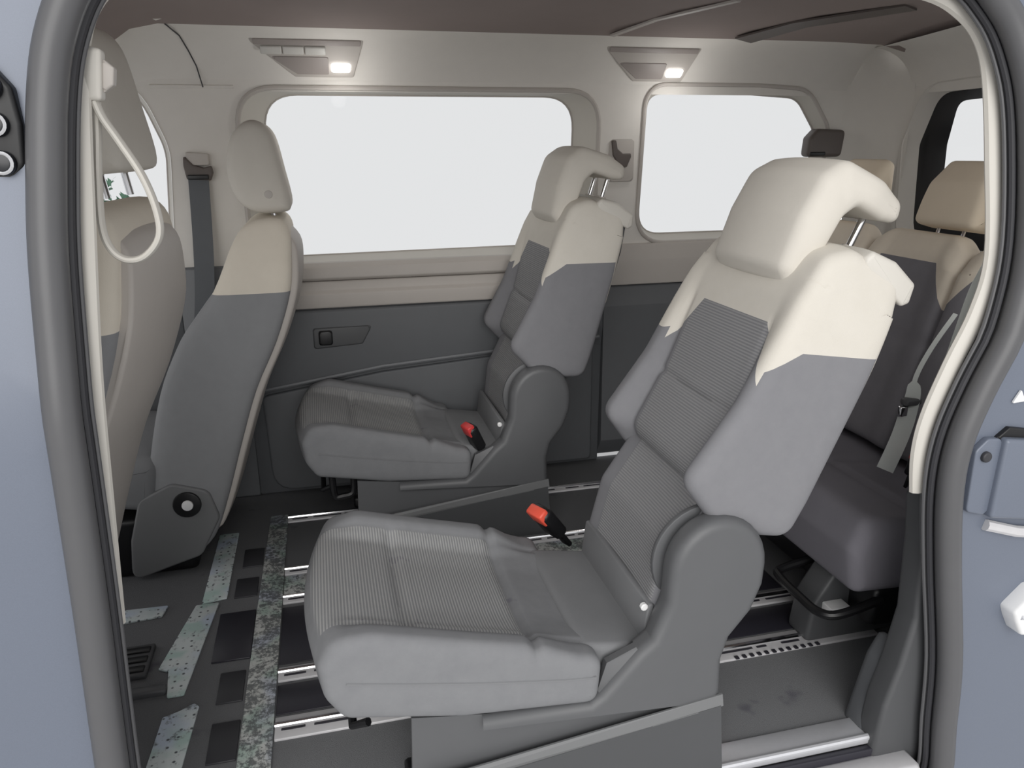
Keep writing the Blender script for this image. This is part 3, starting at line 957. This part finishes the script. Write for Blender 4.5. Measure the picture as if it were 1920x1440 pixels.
# ------------------------------------------------------------------ front seats
def make_front_seat():
    t = thing('front_seat', 'x', 'seat', (0, 2.61, 0), 'front seats')
    prof = catmull([(-0.395, 0.80), (-0.315, 0.90), (-0.245, 1.045), (-0.195, 1.095), (-0.12, 1.105), (-0.085, 1.07), (-0.085, 0.99), (-0.098, 0.885), (-0.150, 0.74), (-0.224, 0.59),
                    (-0.285, 0.42), (-0.345, 0.24), (-0.40, 0.11), (-0.47, 0.06), (-0.585, 0.05), (-0.60, 0.16), (-0.555, 0.40), (-0.50, 0.60), (-0.44, 0.73)], 4, True)
    prof = resample([tuple(p) for p in prof], 0.02)
    def fs(p):
        x, y, z = p
        k = 1 - 0.22 * sstep(z, 0.88, 1.12) ** 1.4
        return (x, y * k, z)
    b = mesh_obj('seat_back', *prism(prof, -0.24, 0.24, 0.03, 14, fs, 5, puff=0.003, grid=0.04), 'front_side', t, 60, weld=2.5e-4)
    # moulded rear shell
    sh = [tuple(v) for v in catmull([(-0.115, 1.06), (-0.072, 1.03), (-0.068, 0.96), (-0.082, 0.87), (-0.134, 0.73), (-0.208, 0.58), (-0.27, 0.41), (-0.328, 0.24), (-0.375, 0.14),
                                     (-0.40, 0.16), (-0.30, 0.40), (-0.235, 0.60), (-0.16, 0.77), (-0.115, 0.90)], 4, True)]
    mesh_obj('back_shell', *prism(sh, -0.205, 0.205, 0.008, 10, lambda p: (p[0] + 0.014 * (1 - (p[1] / 0.205) ** 2), p[1] * (1 - 0.18 * sstep(p[2], 0.85, 1.08)), p[2]), 4), 'taupe_plastic', t, 50)
    # headrest
    hp = resample([tuple(v) for v in catmull([(-0.150, 1.382), (-0.112, 1.345), (-0.090, 1.24), (-0.075, 1.14), (-0.100, 1.117), (-0.175, 1.118), (-0.228, 1.155), (-0.250, 1.235), (-0.235, 1.325), (-0.195, 1.375)], 5, True)], 0.015)
    h = mesh_obj('headrest', *prism(hp, -0.135, 0.135, 0.032, 8, None, 6, puff=0.003, grid=0.03), 'cream', t, 60, weld=2.5e-4)
    mesh_obj('emblem_stud', *prism(circle(-0.137, 1.172, 0.012, 16), -0.1405, -0.134, 0.002, 1, seg=2), 'taupe_plastic', h)
    for s in (-1, 1):
        mesh_obj('headrest_post', *tube([(-0.125, s * 0.07, 1.07), (-0.135, s * 0.07, 1.14)], 0.0075, 10), 'chrome', t)
    # recliner side cover with black dial
    for s in (-1, 1):
        y0, y1 = (-0.252, -0.232) if s < 0 else (0.232, 0.252)
        c = mesh_obj('side_cover', *prism(fillet([(-0.655, 0.0), (-0.56, 0.03), (-0.44, 0.065), (-0.372, 0.19), (-0.395, 0.285), (-0.50, 0.32), (-0.60, 0.275), (-0.64, 0.14)], 0.04, 5), y0, y1, 0.008, 1), 'edge', t)
        if s < 0:
            d = mesh_obj('recliner_dial', *prism(circle(-0.462, 0.248, 0.042, 24), -0.262, -0.25, 0.004, 1, seg=2), 'black', c)
            mesh_obj('dial_cap', *prism(circle(-0.460, 0.248, 0.017, 20), -0.268, -0.258, 0.003, 1, seg=2), 'white', d)
    # cushion and pedestal, mostly hidden behind the seat back
    cp = resample(fillet([(-0.98, 0.30), (-0.55, 0.22), (-0.52, 0.40), (-0.96, 0.46)], 0.05, 5), 0.03)
    mesh_obj('cushion', *prism(cp, -0.25, 0.25, 0.04, 6), 'grey', t, 60)
    mesh_obj('pedestal', *rbox(-0.92, -0.46, -0.22, 0.20, 0.0, 0.20, 0.02), 'black', t)
    return t
front_b = make_front_seat()
front_b['label'] = 'front seat on the far side, before the big window, with black recliner dial'
front_a = copy_tree(front_b)
front_a.location = (-0.245, 1.66, 0.10)
front_a.rotation_euler = (0, 0, radians(-5))
for ch in front_a.children:
    if ch.name.startswith('headrest'):
        ch.location.z += 0.045
front_a['label'] = 'front seat at the left edge, seen from behind beside the hanging strap'

# ------------------------------------------------------------------ rear bench
def make_bench():
    yc = 2.06
    t = thing('rear_bench', 'dark grey three-place rear bench with cream upper back, behind the nearest seat', 'bench', (0, yc, 0))
    prof = resample(fillet([(1.235, 0.215), (1.76, 0.19), (1.80, 0.36), (1.50, 0.395), (1.24, 0.425), (1.212, 0.34)], [0.03, 0.03, 0.05, 0.1, 0.045, 0.05], 6), 0.02)
    def bd(p):
        x, y, z = p
        w = ((y + 0.63) % 0.42) - 0.21
        if z > 0.3:
            z -= 0.010 * gauss(x - 1.42, 0.012) + 0.014 * gauss(abs(w) - 0.21, 0.012)
        return (x, y, z)
    mesh_obj('cushion', *prism(prof, -0.63, 0.63, 0.035, 60, bd, 5), 'bench_grey', t, 60)
    prof = resample(fillet([(-0.075, -0.02), (0.06, -0.02), (0.065, 0.60), (0.04, 0.655), (-0.03, 0.655), (-0.06, 0.58)], [0.03, 0.03, 0.04, 0.03, 0.03, 0.1], 5), 0.02)
    def bk(p):
        x, y, z = p
        w = abs(((y + 0.63) % 0.42) - 0.21)
        if x < 0:
            x += 0.014 * (1 - sstep(w, 0.1, 0.17)) - 0.004 + 0.02 * gauss(w - 0.21, 0.01)
            x += 0.006 * gauss(z - 0.33, 0.008)
        if z > 0.55:
            z -= 0.05 * sstep(w, 0.12, 0.21)
        return (x, y, z)
    b = mesh_obj('seat_back', *prism(prof, -0.63, 0.63, 0.03, 90, bk, 5), 'bench', t, 60)
    b.location = (1.70, 0, 0.405)
    b.rotation_euler = (0, radians(15), 0)
    hp = resample(fillet([(-0.052, 0.67), (0.03, 0.67), (0.045, 0.76), (0.03, 0.872), (-0.01, 0.88), (-0.05, 0.80)], [0.025, 0.02, 0.05, 0.025, 0.025, 0.05], 5), 0.015)
    for yy in (-0.42, -0.075, 0.40):
        h = mesh_obj('headrest', *prism(hp, yy - 0.128, yy + 0.128, 0.03, 10, lambda p, yy=yy: (p[0] + 0.25 * (p[1] - yy) ** 2, yy + (p[1] - yy) * (1 - 0.18 * sstep(p[2], 0.72, 0.9)), p[2]), 5), 'bench_head', b, 60)
        for s in (-1, 1):
            mesh_obj('headrest_post', *tube([(0.0, yy + s * 0.05, 0.62), (0.0, yy + s * 0.05, 0.69)], 0.006, 8), 'chrome', b)
    # supports, cross member and the black lift bar under the cushion
    for yy in (-0.46, 0.46):
        mesh_obj('leg_cover', *prism(fillet([(1.20, 0.0), (1.62, 0.0), (1.60, 0.20), (1.27, 0.21), (1.215, 0.12)], 0.02, 4), yy - 0.045, yy + 0.045, 0.012, 1), 'foot_dark', t)
    mesh_obj('cross_member', *rbox(1.32, 1.60, -0.60, 0.60, 0.09, 0.205, 0.015), 'black', t)
    mesh_obj('lift_bar', *tube(catmull([(1.34, -0.60, 0.175), (1.22, -0.60, 0.15), (1.18, -0.57, 0.145), (1.175, -0.50, 0.145), (1.175, -0.40, 0.15), (1.20, -0.37, 0.155), (1.34, -0.37, 0.18)], 5), 0.012, 10), 'black', t)
    mesh_obj('latch_plate', *rbox(1.24, 1.30, -0.545, -0.49, 0.10, 0.125, 0.004), 'white', t)
    return t
make_bench()

# ------------------------------------------------------------------ seat belts
# far front belt on the pillar, with its guide
t = thing('seat_belt', 'grey seat belt hanging from a brown guide on the far front pillar', 'belt', (-0.385, 2.9, 1.24))
def rel(o, pts):
    l = o.location
    return [(p[0] - l[0], p[1] - l[1], p[2] - l[2]) for p in pts]
mesh_obj('webbing', *ribbon(rel(t, catmull([(-0.385, 2.905, 1.215), (-0.395, 2.90, 1.0), (-0.41, 2.885, 0.80), (-0.44, 2.87, 0.6)], 5)), (1, 0, 0), 0.066, 0.003), 'belt', t)
gd = mesh_obj('belt_guide', *prism([(x + 0.385, z - 1.24) for x, z in fillet([(-0.422, 1.205), (-0.345, 1.20), (-0.335, 1.225), (-0.338, 1.25), (-0.365, 1.242), (-0.395, 1.252), (-0.425, 1.285), (-0.428, 1.25)], 0.006, 3)], -0.005, 0.02, 0.005, 1), 'brown', t)
mesh_obj('guide_cover', *prism([(x + 0.385, z - 1.24) for x, z in fillet([(-0.415, 1.25), (-0.345, 1.25), (-0.345, 1.288), (-0.418, 1.295)], 0.006, 3)], 0.0, 0.022, 0.004, 1), 'taupe_plastic', t)
mesh_obj('guide_lip', *rbox(-0.033, 0.035, -0.012, 0.004, -0.036, -0.02, 0.003), 'black', t)

# coat hook and belt slot on the pillar between the side windows
t = thing('belt_guide', 'dark curved belt guide on the pillar between the two far windows', 'belt guide', (1.155, 2.915, 1.275))
mesh_obj('guide_hook', *prism([(x - 1.155, z - 1.275) for x, z in fillet([(1.118, 1.325), (1.135, 1.325), (1.142, 1.293), (1.165, 1.275), (1.198, 1.276), (1.198, 1.262), (1.182, 1.225), (1.155, 1.222), (1.125, 1.27)], 0.006, 3)], -0.012, 0.008, 0.004, 1), 'brown', t)
mesh_obj('guide_plate', *prism([(x - 1.155, z - 1.275) for x, z in fillet([(1.11, 1.17), (1.215, 1.17), (1.215, 1.335), (1.11, 1.335)], 0.015, 3)], 0.0, 0.02, 0.004, 1), 'taupe_plastic', t)
# rear-far belt guide on the D-pillar
t = thing('belt_guide', 'brown belt guide at the rear edge of the rear quarter window', 'belt guide', (2.06, 2.90, 1.33))
mesh_obj('guide_body', *prism(fillet([(-0.11, -0.075), (0.05, -0.075), (0.06, 0.03), (-0.07, 0.035), (-0.105, 0.0)], 0.02, 4), -0.03, 0.03, 0.015, 2), 'brown', t)
mesh_obj('guide_slot', *rbox(-0.10, -0.03, -0.034, -0.02, -0.07, -0.055, 0.004), 'black', t)

# rear-near belts beside the bench
t = thing('seat_belt', 'pale webbing loops hanging down inside the rear edge of the doorway', 'belt', (1.26, 1.30, 1.1))
for dx, dy in ((0.0, 0.0), (0.022, -0.008)):
    mesh_obj('webbing', *ribbon(rel(t, catmull([(1.345 + dx * 0.2, 1.30 + dy, 1.16), (1.330 + dx * 0.5, 1.30 + dy, 1.075), (1.303 + dx, 1.30 + dy, 1.01), (1.284 + dx, 1.30 + dy, 0.926), (1.262 + dx, 1.30 + dy, 0.82), (1.24 + dx, 1.30 + dy, 0.70)], 4)), (1, -0.3, 0.2), 0.017, 0.002), 'belt_pale', t)
t = thing('seat_belt', 'pale belt webbing with metal tongue lying against the rear bench', 'belt', (1.52, 1.70, 0.7))
mesh_obj('webbing', *ribbon(rel(t, catmull([(1.66, 1.70, 0.86), (1.58, 1.68, 0.775), (1.535, 1.67, 0.70), (1.525, 1.66, 0.645), (1.50, 1.655, 0.54), (1.47, 1.66, 0.44)], 5)), (1, -0.9, 0.1), [0.012] * 12 + [0.03, 0.034, 0.036, 0.038, 0.04, 0.042, 0.044, 0.044, 0.044, 0.044, 0.044, 0.044, 0.044, 0.044], 0.003), 'belt_pale', t)
mesh_obj('tongue', *rbox(-0.022, 0.026, -0.055, -0.025, -0.075, -0.055, 0.006), 'foot', t)
mesh_obj('tongue_tip', *rbox(-0.035, -0.01, -0.05, -0.035, -0.105, -0.075, 0.004), 'chrome', t)
buckle('small red belt buckle on the bench beside the cream door trim', (1.50, 1.60, 0.45), 10, 'red', -60, 0.9)

STRAP = [(-0.303, 1.368), (-0.308, 1.325), (-0.316, 1.265), (-0.322, 1.196), (-0.315, 1.160), (-0.295, 1.142), (-0.268, 1.146), (-0.244, 1.174), (-0.242, 1.213), (-0.255, 1.264), (-0.279, 1.313), (-0.296, 1.345), (-0.303, 1.368)]
# ------------------------------------------------------------------ grab strap on the front pillar
t = thing('grab_strap', 'cream loop strap hanging from a block on the front door pillar', 'strap', (-0.295, 1.29, 1.40))
mesh_obj('mount_block', *prism([(x + 0.295, z - 1.40) for x, z in fillet([(-0.311, 1.368), (-0.283, 1.368), (-0.274, 1.436), (-0.302, 1.442)], 0.006, 3)], -0.03, 0.0, 0.006, 1), 'cream_plastic', t)
mesh_obj('mount_cap', *prism([(x + 0.295, z - 1.40) for x, z in fillet([(-0.284, 1.376), (-0.266, 1.389), (-0.262, 1.412), (-0.277, 1.426)], 0.004, 3)], -0.022, 0.0, 0.004, 1), 'taupe_plastic', t)
lp = catmull([(x, 1.285 - 0.01 * k / 12, z) for k, (x, z) in enumerate((a + 0.008, b) for a, b in STRAP)], 5)
mesh_obj('loop', *tube(rel(t, lp), 0.0, 10, flat=(0.011, 0.0055)), 'cream_plastic', t)

# ------------------------------------------------------------------ dome lights in the cove
def dome(label, x0, w, switches):
    # frame of the cove where the lamps sit
    c = Vector((x0, 2.848, 1.592))
    t = thing('dome_light', label, 'light', c, 'dome lights')
    slope = math.atan2(0.110, 0.090)
    t.rotation_euler = (pi / 2 - slope, 0, 0)
    # local: x along the van, z along the slope (towards the roof), -y out of the surface into the cabin
    prof = fillet([(-0.5 * w, 0.075), (-0.47 * w, 0.055), (-0.12 * w, -0.068), (0.40 * w, -0.068), (0.5 * w, 0.075)], 0.008, 4)
    mesh_obj('housing', *prism(prof, -0.010, 0.02, 0.004, 1), 'taupe_plastic', t)
    mesh_obj('grille', *prism(fillet([(-0.33 * w, 0.010), (-0.10 * w, -0.055), (0.18 * w, -0.055), (0.18 * w, 0.010)], 0.006, 3), -0.013, -0.006, 0.002, 1), 'lamp_frame', t)
    mesh_obj('frame_line', *prism(fillet([(-0.46 * w, 0.072), (0.47 * w, 0.072), (0.465 * w, 0.052), (-0.45 * w, 0.052)], 0.004, 3), -0.014, -0.006, 0.002, 1), 'lamp_frame', t)
    if switches:
        for i in range(3):
            a = -0.40 * w + i * 0.19 * w
            mesh_obj('switch', *rbox(a, a + 0.18 * w, -0.018, -0.008, 0.020, 0.048, 0.004), 'switch', t)
    mesh_obj('lens', *prism(fillet([(0.20 * w, -0.045), (0.37 * w, -0.045), (0.38 * w, -0.012), (0.20 * w, -0.012)], 0.010, 4), -0.017, -0.008, 0.004, 1), 'lamp', t)
    ld = bpy.data.lights.new('dome_lamp', 'POINT')
    ld.energy = 0.7; ld.shadow_soft_size = 0.03; ld.color = (1, 0.98, 0.95)
    lo = bpy.data.objects.new('dome_lamp', ld)
    COL.objects.link(lo); lo.parent = t; lo.location = (0.285 * w, -0.16, -0.06)
    return t
dome('lit dome light with three switches in the cove above the big window', 0.01, 0.37, True)
dome('lit dome light without switches above the rear quarter window', 1.23, 0.375, False)

# ------------------------------------------------------------------ fittings on the painted body
t = thing('door_contact', 'black oval contact plate with three round bosses on the left body edge', 'contact plate', (-0.396, 1.168, 1.334))
t.scale = (1.12, 1.0, 1.15)
mesh_obj('plate', *prism(fillet([(-0.06, -0.075), (0.0, -0.07), (0.022, -0.045), (0.026, 0.0), (0.022, 0.04), (0.0, 0.068), (-0.06, 0.075)], 0.012, 4), 0.02, 0.05, 0.006, 1), 'black', t)
for z in (-0.042, 0.0, 0.04):
    b = mesh_obj('boss', *prism(circle(0.0, z, 0.014, 20), 0.008, 0.03, 0.006, 1), 'black_gloss', t)
    mesh_obj('ring', *tube([(p[0], 0.010, p[1]) for p in circle(0.0, z, 0.011, 20)], 0.0025, 6, True), 'chrome', b)
t = thing('rail_bracket', 'painted bracket plate with dark bolt on the rear body pillar', 'bracket', (1.27, 1.125, 0.68))
mesh_obj('plate', *prism(fillet([(-0.072, -0.075), (-0.02, -0.09), (-0.015, 0.075), (-0.05, 0.078), (-0.075, 0.055)], 0.014, 4), -0.004, 0.012, 0.004, 1), 'paint', t)
mesh_obj('rail_cover', *prism(fillet([(-0.022, -0.09), (0.40, -0.16), (0.40, 0.02), (-0.018, 0.078)], 0.008, 4), -0.016, 0.02, 0.008, 1), 'paint', t)
mesh_obj('rail_shadow_gap', *prism(fillet([(-0.03, 0.072), (0.40, 0.012), (0.40, 0.024), (0.0, 0.095)], 0.004, 2), 0.0, 0.014, 0.003, 1), 'black', t)
mesh_obj('bolt', *prism(circle(-0.052, 0.042, 0.011, 18), -0.012, 0.004, 0.004, 1), 'rubber_dark', t)
mesh_obj('lower_rail', *tube([(-0.01, 0.006, -0.115), (0.06, 0.0, -0.135), (0.40, -0.004, -0.20)], 0.012, 10), 'alu_dull', t)
t = thing('door_striker', 'white door striker block at the right edge of the body', 'striker', (1.41, 1.125, 0.36))
mesh_obj('block', *prism(fillet([(-0.066, 0.005), (-0.02, 0.05), (0.08, 0.06), (0.08, -0.06), (-0.035, -0.055), (-0.055, -0.02)], 0.012, 4), -0.03, 0.02, 0.010, 1), 'white', t)
mesh_obj('ridge', *tube([(-0.05, -0.028, -0.005), (0.08, -0.028, -0.028)], 0.006, 8), 'alu', t)
t = thing('warning_sticker', 'small white triangle sticker on the rear body pillar', 'sticker', (1.285, 1.132, 0.835))
mesh_obj('triangle', *prism(fillet([(-0.016, -0.012), (0.014, -0.010), (0.0, 0.014)], 0.002, 2), -0.003, 0.002, 0.0008, 1, seg=2), 'white', t)
mesh_obj('red_clip_base', *rbox(0.752, 0.79, 1.285, 1.31, 0.0, 0.035, 0.006), 'red', thing('red_clip', 'small red plastic clip on the carpet behind the nearest seat base', 'clip', (0, 0, 0)))

# ------------------------------------------------------------------ shrub outside the far front window
t = thing('shrub', 'leafy green shrub outside, glimpsed through the gap below the left headrest', 'shrub', (-1.02, 4.1, -0.52))
M['leaf'] = plain('leaf_green', (70, 104, 84), 0.6, var=0.4, vscale=20)
V, F = [], []
for i in range(420):
    a = random.uniform(0, 2 * pi); h = random.uniform(0.5, 1.72); r = 0.20 * math.sqrt(random.random())
    c = Vector((r * cos(a), r * sin(a), h))
    d = Vector((random.uniform(-1, 1), random.uniform(-1, 1), random.uniform(-0.6, 0.8))).normalized() * random.uniform(0.025, 0.045)
    w = d.orthogonal().normalized() * 0.014
    k = len(V)
    V += [c - d, c + w, c + d, c - w]
    F.append((k, k + 1, k + 2, k + 3))
fo = mesh_obj('foliage', V, F, 'leaf', t, recalc=False, kind='stuff')
mesh_obj('stem', *tube([(0, 0, 0), (0.01, 0, 0.6), (0, 0.01, 1.5)], [0.02, 0.016, 0.006], 8), 'brown', t)
